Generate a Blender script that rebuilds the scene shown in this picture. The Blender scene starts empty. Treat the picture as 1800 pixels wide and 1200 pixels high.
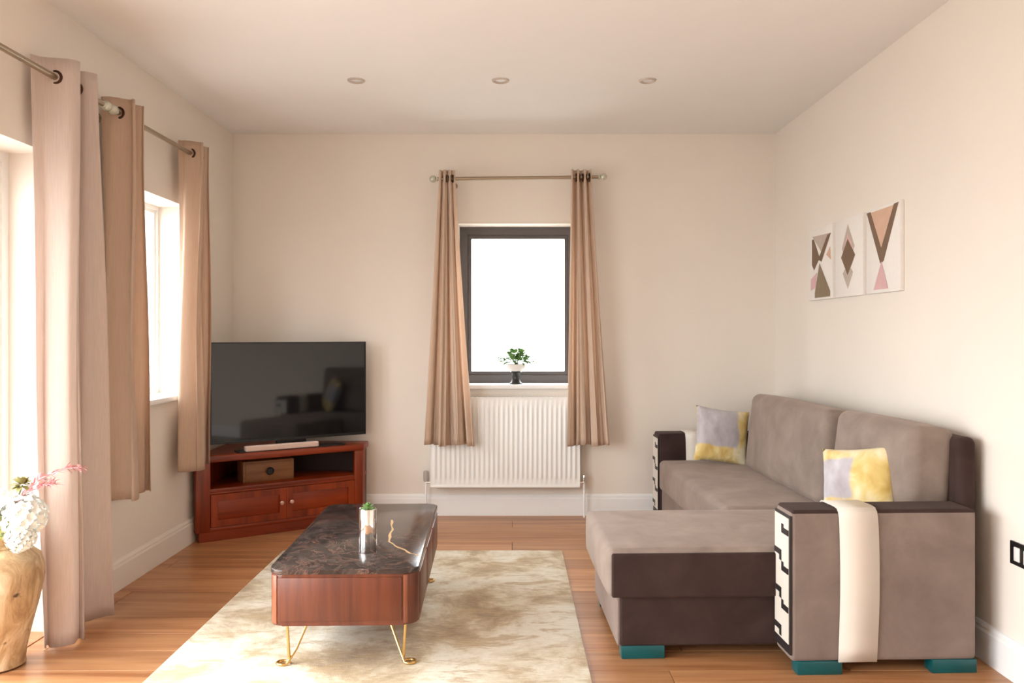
import bpy, bmesh, math, random
from mathutils import Vector, Matrix, noise
random.seed(7)
sc = bpy.context.scene
COL = sc.collection
PI = math.pi

# ------------------------------------------------------------------ camera
cam_d = bpy.data.cameras.new('camera')
cam = bpy.data.objects.new('camera', cam_d)
COL.objects.link(cam)
cam.location = (0, 0, 1.278)
cam.rotation_euler = (PI / 2, 0, 0)
cam_d.lens = 28.0
cam_d.sensor_width = 36.0
cam_d.shift_x = -2 / 1800
cam_d.shift_y = -12 / 1800
cam_d.clip_start = 0.05
sc.camera = cam

# ------------------------------------------------------------------ daylight
W = bpy.data.worlds.new('overcast_sky')
sc.world = W
W.use_nodes = True
nt = W.node_tree
nt.nodes.clear()
wo = nt.nodes.new('ShaderNodeOutputWorld')
bg = nt.nodes.new('ShaderNodeBackground')
tc = nt.nodes.new('ShaderNodeTexCoord')
sx = nt.nodes.new('ShaderNodeSeparateXYZ')
mr = nt.nodes.new('ShaderNodeMapRange')
mr.inputs['From Min'].default_value = -0.25
mr.inputs['From Max'].default_value = 0.25
mixc = nt.nodes.new('ShaderNodeMix')
mixc.data_type = 'RGBA'
mixc.inputs[6].default_value = (0.29, 0.285, 0.275, 1)
mixc.inputs[7].default_value = (0.97, 0.985, 1.0, 1)
nt.links.new(tc.outputs['Generated'], sx.inputs[0])
nt.links.new(sx.outputs['Z'], mr.inputs['Value'])
nt.links.new(mr.outputs[0], mixc.inputs[0])
nt.links.new(mixc.outputs[2], bg.inputs['Color'])
bg.inputs['Strength'].default_value = 4.6
nt.links.new(bg.outputs[0], wo.inputs['Surface'])

vs = sc.view_settings
vs.view_transform = 'Standard'
vs.look = 'None'
vs.gamma = 1.0
vs.use_curve_mapping = False
vs.exposure = 1.74


def portal(name, loc, rot, w, h):
    l = bpy.data.lights.new(name, 'AREA')
    l.shape = 'RECTANGLE'
    l.size = w
    l.size_y = h
    o = bpy.data.objects.new(name, l)
    COL.objects.link(o)
    o.location = loc
    o.rotation_euler = rot
    l.cycles.is_portal = True
    return o


# room measures (metres)
XL, XR, YB, YF, H = -1.986, 1.856, 5.645, -0.6, 2.70
RV = 0.215            # depth of the window reveals
DOOR = (-0.35, 3.42)   # patio door, along Y on the left wall; unseen near part extended for light
WIN1 = (3.97, 4.87)   # left window
HEAD = 2.055
SILL = 0.925
WIN2 = (-0.391, 0.462)  # back window, along X
portal('portal_door', (XL - RV - .05, sum(DOOR) / 2, 1.03), (0, -PI / 2, 0), 2.05, DOOR[1] - DOOR[0])
portal('portal_window_left', (XL - RV - .05, sum(WIN1) / 2, 1.49), (0, -PI / 2, 0), 1.14, WIN1[1] - WIN1[0])
portal('portal_window_back', (sum(WIN2) / 2, YB + RV + .05, 1.49), (-PI / 2, 0, 0), WIN2[1] - WIN2[0], 1.14)


# ------------------------------------------------------------------ materials
def srgb(r, g, b):
    f = lambda c: (c / 255 / 12.92) if c / 255 <= 0.04045 else ((c / 255 + 0.055) / 1.055) ** 2.4
    return (f(r), f(g), f(b), 1)


class N:
    """small node-tree builder"""
    def __init__(s, name):
        s.m = bpy.data.materials.new(name)
        s.m.use_nodes = True
        s.t = s.m.node_tree
        s.t.nodes.clear()
        s.out = s.t.nodes.new('ShaderNodeOutputMaterial')
        s.p = s.t.nodes.new('ShaderNodeBsdfPrincipled')
        s.t.links.new(s.p.outputs[0], s.out.inputs['Surface'])

    def n(s, typ, **kw):
        nd = s.t.nodes.new(typ)
        for k, v in kw.items():
            setattr(nd, k, v)
        return nd

    def l(s, a, b):
        s.t.links.new(a, b)

    def coords(s, scale=(1, 1, 1), kind='Object'):
        c = s.n('ShaderNodeTexCoord')
        m = s.n('ShaderNodeMapping')
        m.inputs['Scale'].default_value = scale
        s.l(c.outputs[kind], m.inputs['Vector'])
        return m.outputs[0]

    def noise(s, vec, scale, detail=4, rough=.55, dist=0):
        t = s.n('ShaderNodeTexNoise')
        t.inputs['Scale'].default_value = scale
        t.inputs['Detail'].default_value = detail
        t.inputs['Roughness'].default_value = rough
        t.inputs['Distortion'].default_value = dist
        if vec is not None:
            s.l(vec, t.inputs['Vector'])
        return t.outputs['Fac']

    def ramp(s, fac, stops, interp='LINEAR'):
        r = s.n('ShaderNodeValToRGB')
        r.color_ramp.interpolation = interp
        e = r.color_ramp.elements
        while len(e) < len(stops):
            e.new(.5)
        for q, (p, c) in zip(e, stops):
            q.position = p
            q.color = c if len(c) == 4 else (*c, 1)
        s.l(fac, r.inputs[0])
        return r.outputs[0]

    def mix(s, fac, a, b, mode='MIX'):
        x = s.n('ShaderNodeMix', data_type='RGBA', blend_type=mode)
        for v, i in ((fac, 0), (a, 6), (b, 7)):
            if hasattr(v, 'default_value') or hasattr(v, 'is_linked'):
                s.l(v, x.inputs[i])
            else:
                x.inputs[i].default_value = v
        return x.outputs[2]

    def bump(s, h, strength=.2, dist=.01):
        b = s.n('ShaderNodeBump')
        b.inputs['Strength'].default_value = strength
        b.inputs['Distance'].default_value = dist
        s.l(h, b.inputs['Height'])
        s.l(b.outputs[0], s.p.inputs['Normal'])

    def set(s, **kw):
        for k, v in kw.items():
            s.p.inputs[k.replace('_', ' ')].default_value = v
        return s


def plain(name, col, rough=.5, metal=0, var=.06, scale=20, bump=0, spec=.5, sheen=0):
    """one colour with faint procedural variation"""
    k = N(name)
    v = k.noise(k.coords(), scale)
    d = tuple(c * (1 - var) for c in col[:3]) + (1,)
    u = tuple(min(1, c * (1 + var)) for c in col[:3]) + (1,)
    k.l(k.ramp(v, [(.3, d), (.7, u)]), k.p.inputs['Base Color'])
    k.set(Roughness=rough, Metallic=metal, Specular_IOR_Level=spec)
    if sheen:
        k.set(Sheen_Weight=sheen, Sheen_Roughness=.4)
    if bump:
        k.bump(k.noise(k.coords(), scale * 12, 2), bump, .002)
    return k.m


def wood(name, dark, light, axis, rough=.3, fine=1.0, random_amt=0, coat=0):
    k = N(name)
    s = [22 * fine] * 3
    s[axis] = 1.3 * fine
    vec = k.coords(tuple(s))
    off = None
    if random_amt:
        oi = k.n('ShaderNodeObjectInfo')
        ad = k.n('ShaderNodeVectorMath', operation='ADD')
        sc_ = k.n('ShaderNodeMath', operation='MULTIPLY')
        sc_.inputs[1].default_value = 90
        k.l(oi.outputs['Random'], sc_.inputs[0])
        k.l(vec, ad.inputs[0])
        k.l(sc_.outputs[0], ad.inputs[1])
        vec = ad.outputs[0]
        off = oi.outputs['Random']
    g = k.noise(vec, 1.0, 6, .6, .6)
    c = k.ramp(g, [(.28, dark), (.72, light)])
    if off is not None:
        hs = k.n('ShaderNodeHueSaturation')
        mp = k.n('ShaderNodeMapRange')
        mp.inputs['To Min'].default_value = 1 - random_amt
        mp.inputs['To Max'].default_value = 1 + random_amt
        k.l(off, mp.inputs['Value'])
        k.l(mp.outputs[0], hs.inputs['Value'])
        k.l(c, hs.inputs['Color'])
        c = hs.outputs[0]
    k.l(c, k.p.inputs['Base Color'])
    k.set(Roughness=rough)
    if coat:
        k.set(Coat_Weight=coat, Coat_Roughness=.12)
    k.bump(g, .08, .001)
    return k.m


def velvet(name, dark, light, sheen):
    k = N(name)
    big = k.noise(k.coords(), 5, 5, .6, .4)
    k.l(k.ramp(big, [(.3, dark), (.7, light)]), k.p.inputs['Base Color'])
    k.set(Roughness=.85, Specular_IOR_Level=.15, Sheen_Weight=sheen, Sheen_Roughness=.45)
    k.p.inputs['Sheen Tint'].default_value = srgb(225, 205, 195)
    k.bump(k.noise(k.coords(), 420, 2), .15, .001)
    return k.m


def curtain_mat(name, col, trans):
    k = N(name)
    fib = k.noise(k.coords((260, 260, 9)), 1, 2)
    c = k.ramp(fib, [(.3, tuple(x * .9 for x in col[:3]) + (1,)), (.7, col)])
    k.l(c, k.p.inputs['Base Color'])
    k.set(Roughness=.75, Specular_IOR_Level=.2, Sheen_Weight=.25)
    tr = k.n('ShaderNodeBsdfTranslucent')
    k.l(c, tr.inputs['Color'])
    mx = k.n('ShaderNodeMixShader')
    mx.inputs[0].default_value = trans
    k.l(k.p.outputs[0], mx.inputs[1])
    k.l(tr.outputs[0], mx.inputs[2])
    k.l(mx.outputs[0], k.out.inputs['Surface'])
    return k.m


def pane_mat():
    k = N('window_glass')
    t = k.n('ShaderNodeBsdfTransparent')
    t.inputs['Color'].default_value = (.97, .98, .98, 1)
    g = k.n('ShaderNodeBsdfGlossy')
    g.inputs['Roughness'].default_value = .02
    lw = k.n('ShaderNodeLayerWeight')
    pw = k.n('ShaderNodeMath', operation='POWER')
    pw.inputs[1].default_value = 5
    k.l(lw.outputs['Facing'], pw.inputs[0])
    f = k.n('ShaderNodeMath', operation='MULTIPLY_ADD')
    f.inputs[1].default_value = .8
    f.inputs[2].default_value = .03
    k.l(pw.outputs[0], f.inputs[0])
    mx = k.n('ShaderNodeMixShader')
    k.l(f.outputs[0], mx.inputs[0])
    k.l(t.outputs[0], mx.inputs[1])
    k.l(g.outputs[0], mx.inputs[2])
    k.l(mx.outputs[0], k.out.inputs['Surface'])
    return k.m


M = {}
M['wall'] = plain('cream_wall_paint', (.83, .765, .69, 1), .75, var=.012, scale=3, bump=.03, spec=.25)
M['ceiling'] = plain('ceiling_paint', (.87, .845, .82, 1), .8, var=.01, scale=3, spec=.2)
M['white_gloss'] = plain('white_gloss_paint', (.90, .90, .895, 1), .35, var=.01, scale=4)
M['radiator'] = plain('radiator_enamel', (.90, .90, .885, 1), .35, var=.01, scale=4)
M['plank'] = wood('oak_laminate', srgb(150, 94, 56), srgb(202, 150, 104), 0, .33, .8, .16)
M['subfloor'] = plain('subfloor', srgb(80, 55, 38), .8)
M['frame_dark'] = plain('anthracite_frame', srgb(86, 81, 81), .4, var=.03)
M['frame_white'] = plain('white_window_frame', (.85, .84, .82, 1), .35, var=.01)
M['glass'] = pane_mat()
M['curtain'] = curtain_mat('taupe_curtain', srgb(216, 188, 165), .26)
M['curtain_pair_lightened'] = curtain_mat('taupe_curtain_pair_lightened', srgb(236, 213, 192), .36)  # same taupe fabric, colour lightened because this pair hangs in less light
M['curtain_daylit'] = curtain_mat('taupe_curtain_daylit', srgb(230, 215, 206), .34)  # same taupe cloth, daylight from the door put into its paler colour
M['rod'] = plain('brushed_nickel', srgb(165, 150, 130), .32, .85, var=.05)
M['crystal'] = plain('finial_glass', srgb(200, 200, 185), .08, .4, var=.05)
M['eyelet'] = plain('dark_eyelet_metal', srgb(70, 48, 36), .35, .8)
M['mahogany'] = wood('mahogany', srgb(92, 22, 1), srgb(164, 62, 8), 0, .36, .7, coat=.12)
M['mahogany_v'] = wood('mahogany_upright', srgb(88, 22, 1), srgb(160, 60, 8), 2, .36, .7, coat=.12)
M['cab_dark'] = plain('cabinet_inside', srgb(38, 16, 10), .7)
M['box_wood'] = wood('light_box_wood', srgb(120, 78, 48), srgb(156, 108, 70), 0, .5)
M['satin_trim'] = plain('satin_trim', srgb(198, 186, 174), .4, .3, var=.02)
M['knob'] = plain('pale_pink_knob', srgb(220, 178, 165), .2, .3)
M['black_plastic'] = plain('black_plastic', (.008, .008, .009, 1), .35, var=.1)
M['screen'] = plain('tv_screen', (.004, .004, .005, 1), .05, var=.02, spec=.6)
M['soundbar'] = plain('pale_plastic', srgb(226, 202, 192), .35, var=.02)
M['walnut'] = wood('walnut_veneer', srgb(72, 31, 15), srgb(116, 57, 33), 2, .4, .9, coat=.06)
M['walnut_strip'] = wood('walnut_corner_strip', srgb(110, 56, 34), srgb(166, 100, 70), 2, .3, .9, coat=.2)
M['gold'] = plain('brushed_gold', srgb(214, 176, 112), .25, .9, var=.04)
M['gold_line'] = plain('gold_vein_inlay', srgb(226, 190, 140), .3, .25, var=.1)
M['chrome'] = plain('chrome', (.78, .77, .75, 1), .06, 1, var=.02)
M['velvet'] = velvet('taupe_velvet', srgb(118, 104, 96), srgb(140, 125, 117), .35)
M['velvet_top'] = velvet('taupe_velvet_seat', srgb(128, 114, 105), srgb(154, 139, 129), .3)
M['velvet_dark'] = velvet('dark_brown_velvet', srgb(52, 38, 36), srgb(68, 52, 49), .08)  # darker brown velvet for chaise base, arm tops, far arm and back frame
M['white_band'] = plain('cream_leatherette', srgb(218, 209, 197), .45, var=.015, scale=6)
M['key_black'] = plain('black_trim', srgb(38, 33, 33), .5)
M['teal'] = plain('teal_leg_film', srgb(5, 80, 84), .3, var=.08)
M['socket_black'] = plain('black_nickel_plate', srgb(38, 36, 35), .3, .3)
M['white_plastic'] = plain('white_plastic', (.8, .79, .77, 1), .35, var=.01)
M['canvas'] = plain('white_canvas', (.84, .80, .755, 1), .8, var=.015, scale=60, bump=.05)
M['print_brown'] = plain('print_brown', srgb(122, 98, 78), .8)
M['print_olive'] = plain('print_olive', srgb(140, 122, 98), .8)
M['print_grey'] = plain('print_grey', srgb(190, 176, 164), .8)
M['print_pink'] = plain('print_pink', srgb(216, 176, 176), .8)
M['print_tan'] = plain('print_tan', srgb(212, 176, 152), .8)
M['petal'] = plain('white_petal', (.85, .86, .80, 1), .6, var=.05)
M['petal_green'] = plain('lime_petal', srgb(196, 204, 138), .6)
M['leaf'] = plain('green_leaf', srgb(86, 128, 62), .5, var=.25, scale=30)
M['leaf_light'] = plain('pale_green_leaf', srgb(128, 164, 100), .5, var=.25, scale=30)
M['leaf_olive'] = plain('olive_bud', srgb(150, 142, 84), .6, var=.2)
M['sprig'] = plain('dusky_pink_sprig', srgb(214, 156, 156), .6, var=.15)
M['stem'] = plain('green_stem', srgb(104, 116, 66), .6)
M['soil'] = plain('soil', srgb(50, 38, 30), .9)
M['pot_white'] = plain('white_glaze', (.85, .84, .82, 1), .25, var=.01)
M['pot_black'] = plain('black_glaze', (.02, .018, .018, 1), .3)


def marble():
    k = N('dark_marble')
    v = k.coords()
    a = k.noise(v, 11, 9, .66, 1.2)
    b = k.noise(v, 6.5, 8, .66, 1.4)
    base = k.ramp(a, [(.30, srgb(30, 26, 26)), (.50, srgb(56, 48, 46)), (.62, srgb(80, 69, 64)), (.75, srgb(52, 45, 44))])
    vein = k.ramp(b, [(.488, (0, 0, 0, 1)), (.504, (.7, .7, .7, 1)), (.52, (0, 0, 0, 1))])
    c = k.mix(vein, base, srgb(140, 100, 86))
    k.l(c, k.p.inputs['Base Color'])
    k.set(Roughness=.16)
    return k.m


def rug_mat():
    k = N('rug_pile')
    v = k.coords()
    big = k.noise(v, 2.3, 9, .70, .35)
    fine = k.noise(k.coords((14, 130, 10)), 1, 3, .6)
    mid = k.noise(k.coords((2.2, 6, 1)), 1.6, 6, .7, .8)
    base = k.ramp(big, [(.36, srgb(150, 120, 84)), (.44, srgb(190, 164, 126)), (.50, srgb(222, 208, 180)), (.58, srgb(244, 238, 222))])
    gold = k.ramp(mid, [(.53, (0, 0, 0, 1)), (.62, (.8, .8, .8, 1))])
    c = k.mix(gold, base, srgb(186, 154, 104))
    c = k.mix(.24, c, k.ramp(fine, [(.3, srgb(188, 170, 138)), (.7, srgb(250, 244, 228))]))
    k.l(c, k.p.inputs['Base Color'])
    k.set(Roughness=.95, Specular_IOR_Level=.1, Sheen_Weight=.15)
    k.bump(k.noise(v, 260, 2), .4, .004)
    return k.m


def vase_mat():
    k = N('carved_tan_ceramic')
    v = k.coords((5, 5, 2.2))
    a = k.noise(v, 2.2, 6, .6, 1.5)
    sp = k.noise(k.coords(), 13, 2, .5, .3)
    c = k.ramp(a, [(.32, srgb(150, 116, 80)), (.5, srgb(194, 164, 124)), (.68, srgb(226, 206, 174))])
    c = k.mix(k.ramp(sp, [(.29, (1, 1, 1, 1)), (.335, (0, 0, 0, 1))]), c, srgb(78, 60, 42))
    k.l(c, k.p.inputs['Base Color'])
    k.set(Roughness=.45)
    k.bump(a, .35, .02)
    return k.m


def pillow_mat(cx_, cz_, half):
    """grey centre square inside a yellow painterly border (object X/Z face of the pillow)"""
    k = N('yellow_grey_cushion')
    c = k.n('ShaderNodeTexCoord')
    s = k.n('ShaderNodeSeparateXYZ')
    nz = k.n('ShaderNodeTexNoise')
    nz.inputs['Scale'].default_value = 9
    mxv = k.n('ShaderNodeMix', data_type='VECTOR')
    mxv.inputs[0].default_value = .05
    k.l(c.outputs['Object'], nz.inputs['Vector'])
    k.l(c.outputs['Object'], mxv.inputs[4])
    k.l(nz.outputs['Color'], mxv.inputs[5])
    k.l(mxv.outputs[1], s.inputs[0])

    def absm(o, sh):
        a = k.n('ShaderNodeMath', operation='SUBTRACT')
        a.inputs[1].default_value = sh
        k.l(o, a.inputs[0])
        b = k.n('ShaderNodeMath', operation='ABSOLUTE')
        k.l(a.outputs[0], b.inputs[0])
        return b.outputs[0]
    mx = k.n('ShaderNodeMath', operation='MAXIMUM')
    k.l(absm(s.outputs['X'], cx_), mx.inputs[0])
    k.l(absm(s.outputs['Z'], cz_), mx.inputs[1])
    paint = k.noise(k.coords((5, 5, 3)), 2.2, 3, .5, .6)
    yel = k.ramp(paint, [(.3, srgb(196, 160, 84)), (.48, srgb(222, 198, 132)), (.66, srgb(238, 228, 196))])
    gry = k.ramp(paint, [(.3, srgb(166, 158, 162)), (.7, srgb(204, 200, 206))])
    mask = k.ramp(mx.outputs[0], [(half - .006, (0, 0, 0, 1)), (half + .008, (1, 1, 1, 1))])
    k.l(k.mix(mask, gry, yel), k.p.inputs['Base Color'])
    k.set(Roughness=.8, Specular_IOR_Level=.2, Sheen_Weight=.2)
    k.bump(k.noise(k.coords(), 300, 2), .2, .001)
    return k.m


M['marble'] = marble()
M['rug'] = rug_mat()
M['vase'] = vase_mat()
M['pillow'] = pillow_mat(-.012, .25, .125)
M['pillow_near'] = pillow_mat(-.065, .235, .08)


# ------------------------------------------------------------------ helpers
def link(name, bm, m, parent=None, loc=(0, 0, 0), rot=(0, 0, 0), smooth=True, angle=35):
    me = bpy.data.meshes.new(name)
    bmesh.ops.recalc_face_normals(bm, faces=bm.faces)
    if smooth:
        ca = math.cos(math.radians(angle))
        for f in bm.faces:
            f.smooth = True
        for e in bm.edges:
            if len(e.link_faces) == 2 and e.link_faces[0].normal.dot(e.link_faces[1].normal) < ca:
                e.smooth = False
    bm.to_mesh(me)
    bm.free()
    me.materials.append(m)
    o = bpy.data.objects.new(name, me)
    COL.objects.link(o)
    o.location = loc
    o.rotation_euler = rot
    if parent:
        o.parent = parent
    return o


def tag(o, label=None, cat=None, group=None, kind=None):
    if label:
        o['label'] = label
    if cat:
        o['category'] = cat
    if group:
        o['group'] = group
    if kind:
        o['kind'] = kind
    return o


def thing(name, label, cat, loc=(0, 0, 0), rz=0, group=None):
    o = bpy.data.objects.new(name, None)
    COL.objects.link(o)
    o.empty_display_size = .1
    o.location = loc
    o.rotation_euler = (0, 0, rz)
    return tag(o, label, cat, group)


def copy_tree(o, parent=None):
    c = o.copy()
    COL.objects.link(c)
    if parent:
        c.parent = parent
    for ch in list(o.children):
        copy_tree(ch, c)
    return c


def add_box(bm, x0, x1, y0, y1, z0, z1):
    vs_ = [bm.verts.new(p) for p in ((x0, y0, z0), (x1, y0, z0), (x1, y1, z0), (x0, y1, z0),
                                     (x0, y0, z1), (x1, y0, z1), (x1, y1, z1), (x0, y1, z1))]
    for f in ((0, 1, 2, 3), (4, 5, 6, 7), (0, 1, 5, 4), (1, 2, 6, 5), (2, 3, 7, 6), (3, 0, 4, 7)):
        bm.faces.new([vs_[i] for i in f])
    return vs_


def box(x0, x1, y0, y1, z0, z1, bev=0, seg=2):
    bm = bmesh.new()
    add_box(bm, x0, x1, y0, y1, z0, z1)
    if bev:
        bmesh.ops.bevel(bm, geom=bm.edges[:], offset=bev, segments=seg, affect='EDGES', profile=.5)
    return bm


def rbox(cx, cy, cz, sx_, sy_, sz_, r, bulge=(0, 0, 0), n=10, arc=4):
    """soft box: rounded edges, faces that bulge"""
    h = (sx_ / 2, sy_ / 2, sz_ / 2)
    r = min(r, min(h) * .98)

    def ticks(H_):
        a = [H_ - r + r * math.tan(PI / 4 * i / arc) for i in range(arc + 1)]
        inner = [-(H_ - r) + 2 * (H_ - r) * i / n for i in range(1, n)]
        return [-q for q in reversed(a)] + inner + a
    T = [ticks(q) for q in h]
    bm = bmesh.new()
    for ax in range(3):
        b, c = (ax + 1) % 3, (ax + 2) % 3
        for sg in (-1, 1):
            grid = []
            for u in T[b]:
                row = []
                for v in T[c]:
                    q = [0, 0, 0]
                    q[ax] = sg * h[ax]
                    q[b] = u
                    q[c] = v
                    k = [max(-(h[i] - r), min(h[i] - r, q[i])) for i in range(3)]
                    d = Vector([q[i] - k[i] for i in range(3)])
                    d = d.normalized() * r
                    p = Vector(k) + d
                    for i in range(3):
                        if bulge[i]:
                            j, l_ = (i + 1) % 3, (i + 2) % 3
                            w = max(0, 1 - (p[j] / h[j]) ** 2) * max(0, 1 - (p[l_] / h[l_]) ** 2)
                            p[i] += bulge[i] * w * (p[i] / h[i])
                    row.append(bm.verts.new(p + Vector((cx, cy, cz))))
                grid.append(row)
            for i in range(len(grid) - 1):
                for j in range(len(grid[0]) - 1):
                    bm.faces.new((grid[i][j], grid[i + 1][j], grid[i + 1][j + 1], grid[i][j + 1]))
    bmesh.ops.remove_doubles(bm, verts=bm.verts, dist=1e-5)
    return bm


def add_tube(bm, pts, r, n=10, closed=False, cap=True):
    pts = [Vector(p) for p in pts]
    rings = []
    prev = None
    for i, p in enumerate(pts):
        if closed:
            t = (pts[(i + 1) % len(pts)] - pts[i - 1]).normalized()
        else:
            t = (pts[min(i + 1, len(pts) - 1)] - pts[max(i - 1, 0)]).normalized()
        if prev is None:
            a = t.orthogonal().normalized()
        else:
            a = (prev - t * prev.dot(t)).normalized()
        prev = a
        b = t.cross(a)
        rr = r[i] if isinstance(r, (list, tuple)) else r
        rings.append([bm.verts.new(p + (a * math.cos(2 * PI * k / n) + b * math.sin(2 * PI * k / n)) * rr) for k in range(n)])
    m_ = len(rings)
    for i in range(m_ if closed else m_ - 1):
        A, B = rings[i], rings[(i + 1) % m_]
        for k in range(n):
            bm.faces.new((A[k], A[(k + 1) % n], B[(k + 1) % n], B[k]))
    if cap and not closed:
        bm.faces.new(rings[0][::-1])
        bm.faces.new(rings[-1])


def tube(pts, r, n=10, closed=False):
    bm = bmesh.new()
    add_tube(bm, pts, r, n, closed)
    return bm


def lathe(prof, n=32, axis='Z', wob=None):
    """profile [(radius, height)] turned about the axis"""
    bm = bmesh.new()
    rings = []
    for (r, z) in prof:
        ring = []
        for k in range(n):
            a = 2 * PI * k / n
            rr = r * (1 + (wob(a, z) if wob else 0))
            x, y = rr * math.cos(a), rr * math.sin(a)
            p = (x, y, z) if axis == 'Z' else ((x, z, y) if axis == 'Y' else (z, x, y))
            ring.append(bm.verts.new(p))
        rings.append(ring)
    for A, B in zip(rings, rings[1:]):
        for k in range(n):
            bm.faces.new((A[k], A[(k + 1) % n], B[(k + 1) % n], B[k]))
    bm.faces.new(rings[0][::-1])
    bm.faces.new(rings[-1])
    bmesh.ops.remove_doubles(bm, verts=bm.verts, dist=1e-6)
    return bm


def prism(poly, z0, z1, bev=0):
    bm = bmesh.new()
    a = [bm.verts.new((x, y, z0)) for x, y in poly]
    b = [bm.verts.new((x, y, z1)) for x, y in poly]
    bm.faces.new(a[::-1])
    bm.faces.new(b)
    for i in range(len(poly)):
        j = (i + 1) % len(poly)
        bm.faces.new((a[i], a[j], b[j], b[i]))
    if bev:
        bmesh.ops.bevel(bm, geom=bm.edges[:], offset=bev, segments=2, affect='EDGES', profile=.5)
    return bm


def round_rect(x0, x1, y0, y1, r, n=6):
    out = []
    for cx, cy, a0 in ((x1 - r, y1 - r, 0), (x0 + r, y1 - r, 90), (x0 + r, y0 + r, 180), (x1 - r, y0 + r, 270)):
        for i in range(n + 1):
            a = math.radians(a0 + 90 * i / n)
            out.append((cx + r * math.cos(a), cy + r * math.sin(a)))
    return out


# ------------------------------------------------------------------ room shell
T = .30   # wall thickness
# floor: slab plus planks laid across the room
slab = link('floor', box(XL - T, XR + T, YF - T, YB + T, -.20, -.012), M['subfloor'], smooth=False)
tag(slab, 'warm oak laminate floor laid across the room', kind='structure')
PW, PL = .188, 1.29
plank0 = None
row = 0
y = 2.28
while y < YB:
    off = (row * .43 + .17 * (row % 3)) % PL
    x = XL - off
    y1 = min(y + PW, YB)
    while x < XR:
        a, b = max(x, XL), min(x + PL, XR)
        if b - a > .03:
            full = (abs(b - a - PL) < 1e-6 and y1 - y > PW - 1e-6)
            if full and plank0:
                o = plank0.copy()
                COL.objects.link(o)
                o.location = (a, y, 0)
            else:
                g = .0012
                o = link('plank', box(g, b - a - g, g, y1 - y - g, -.012, 0, .0008, 1), M['plank'], slab, (a, y, 0), smooth=False)
                if full:
                    plank0 = o
            o.parent = slab
        x += PL
    y += PW
    row += 1
# the part of the floor behind the viewpoint, and the thresholds in the reveals
link('plank_field', box(XL, XR, YF, 2.28, -.012, 0), M['plank'], slab, smooth=False)['kind'] = 'stuff'
link('threshold', box(XL - T, XL, DOOR[0], DOOR[1], -.012, .004, .002), M['plank'], slab)

c = link('ceiling', box(XL - T, XR + T, YF - T, YB + T, H, H + .15), M['ceiling'], smooth=False)
tag(c, 'plain off white ceiling', kind='structure')


def wall_boxes(lst):
    bm = bmesh.new()
    for b in lst:
        add_box(bm, *b)
    return bm


w = link('wall_left', wall_boxes([
    (XL - T, XL, YF, DOOR[0], 0, H), (XL - T, XL, DOOR[0], DOOR[1], HEAD, H),
    (XL - T, XL, DOOR[1], WIN1[0], 0, H), (XL - T, XL, WIN1[0], WIN1[1], 0, SILL - .03),
    (XL - T, XL, WIN1[0], WIN1[1], HEAD, H), (XL - T, XL, WIN1[1], YB, 0, H)]), M['wall'], smooth=False)
tag(w, 'cream wall with patio door and window', kind='structure')
w = link('wall_back', wall_boxes([
    (XL - T, WIN2[0], YB, YB + T, 0, H), (WIN2[1], XR + T, YB, YB + T, 0, H),
    (WIN2[0], WIN2[1], YB, YB + T, 0, SILL - .03), (WIN2[0], WIN2[1], YB, YB + T, HEAD + .01, H)]), M['wall'], smooth=False)
tag(w, 'cream end wall around the small dark framed window', kind='structure')
w = link('wall_right', box(XR, XR + T, YF, YB, 0, H), M['wall'], smooth=False)
tag(w, 'cream wall behind the sofa', kind='structure')
w = link('wall_front', box(XL - T, XR + T, YF - T, YF, 0, H), M['wall'], smooth=False)
tag(w, 'cream wall behind the viewpoint', kind='structure')


def skirting(name, length, loc, rz, label, mat='white_gloss'):
    prof = [(0, 0), (.018, 0), (.018, .118), (.014, .128), (.014, .136), (.008, .148), (0, .15)]
    bm = bmesh.new()
    A = [bm.verts.new((0, -p, z)) for p, z in prof]
    B = [bm.verts.new((length, -p, z)) for p, z in prof]
    bm.faces.new(A)
    bm.faces.new(B[::-1])
    for i in range(len(prof)):
        j = (i + 1) % len(prof)
        bm.faces.new((A[i], B[i], B[j], A[j]))
    o = link(name, bm, M[mat], None, loc, (0, 0, rz), smooth=False)
    tag(o, label, kind='structure')


skirting('baseboard_back', XR - XL, (XL, YB, 0), 0, 'white skirting board along the end wall')
skirting('baseboard_right', YB - YF, (XR, YB, 0), -PI / 2, 'white skirting board behind the sofa')
skirting('baseboard_left', YB - DOOR[1], (XL, DOOR[1], 0), PI / 2, 'cream skirting board under the left window', 'wall')


# windows: local x along the opening, y outwards, z up
def window(name, loc, rz, w_, z0, z1, mat, fw=.062, sash=.03, sill=True, label='', mull=0, deep=RV):
    root = thing(name, label, None, loc, rz)
    root['kind'] = 'structure'
    bm = bmesh.new()
    y0, y1 = deep - .035, deep + .035
    for b in ((0, fw, z0, z1), (w_ - fw, w_, z0, z1), (fw, w_ - fw, z0, z0 + fw), (fw, w_ - fw, z1 - fw, z1)):
        add_box(bm, b[0], b[1], y0, y1, b[2], b[3])
    link('frame', bm, mat, root, smooth=False)
    xs = [fw + (w_ - 2 * fw) * i / (mull + 1) for i in range(mull + 2)]
    for a, b in zip(xs, xs[1:]):
        bm = bmesh.new()
        s = sash
        za, zb = z0 + fw, z1 - fw
        ya, yb = y0 + .012, y1 - .012
        for q in ((a, a + s, za, zb), (b - s, b, za, zb), (a + s, b - s, za, za + s), (a + s, b - s, zb - s, zb)):
            add_box(bm, q[0], q[1], ya, yb, q[2], q[3])
        sh = link('sash', bm, mat, root, smooth=False)
        link('pane', box(a + s - .004, b - s + .004, deep - .004, deep + .004, za + s - .004, zb - s + .004), M['glass'], sh, smooth=False)
    if sill:
        link('sill', box(-.0, w_ + .0, -.035, deep + .03, z0 - .03, z0, .006), M['white_gloss'], root)
    return root


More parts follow.
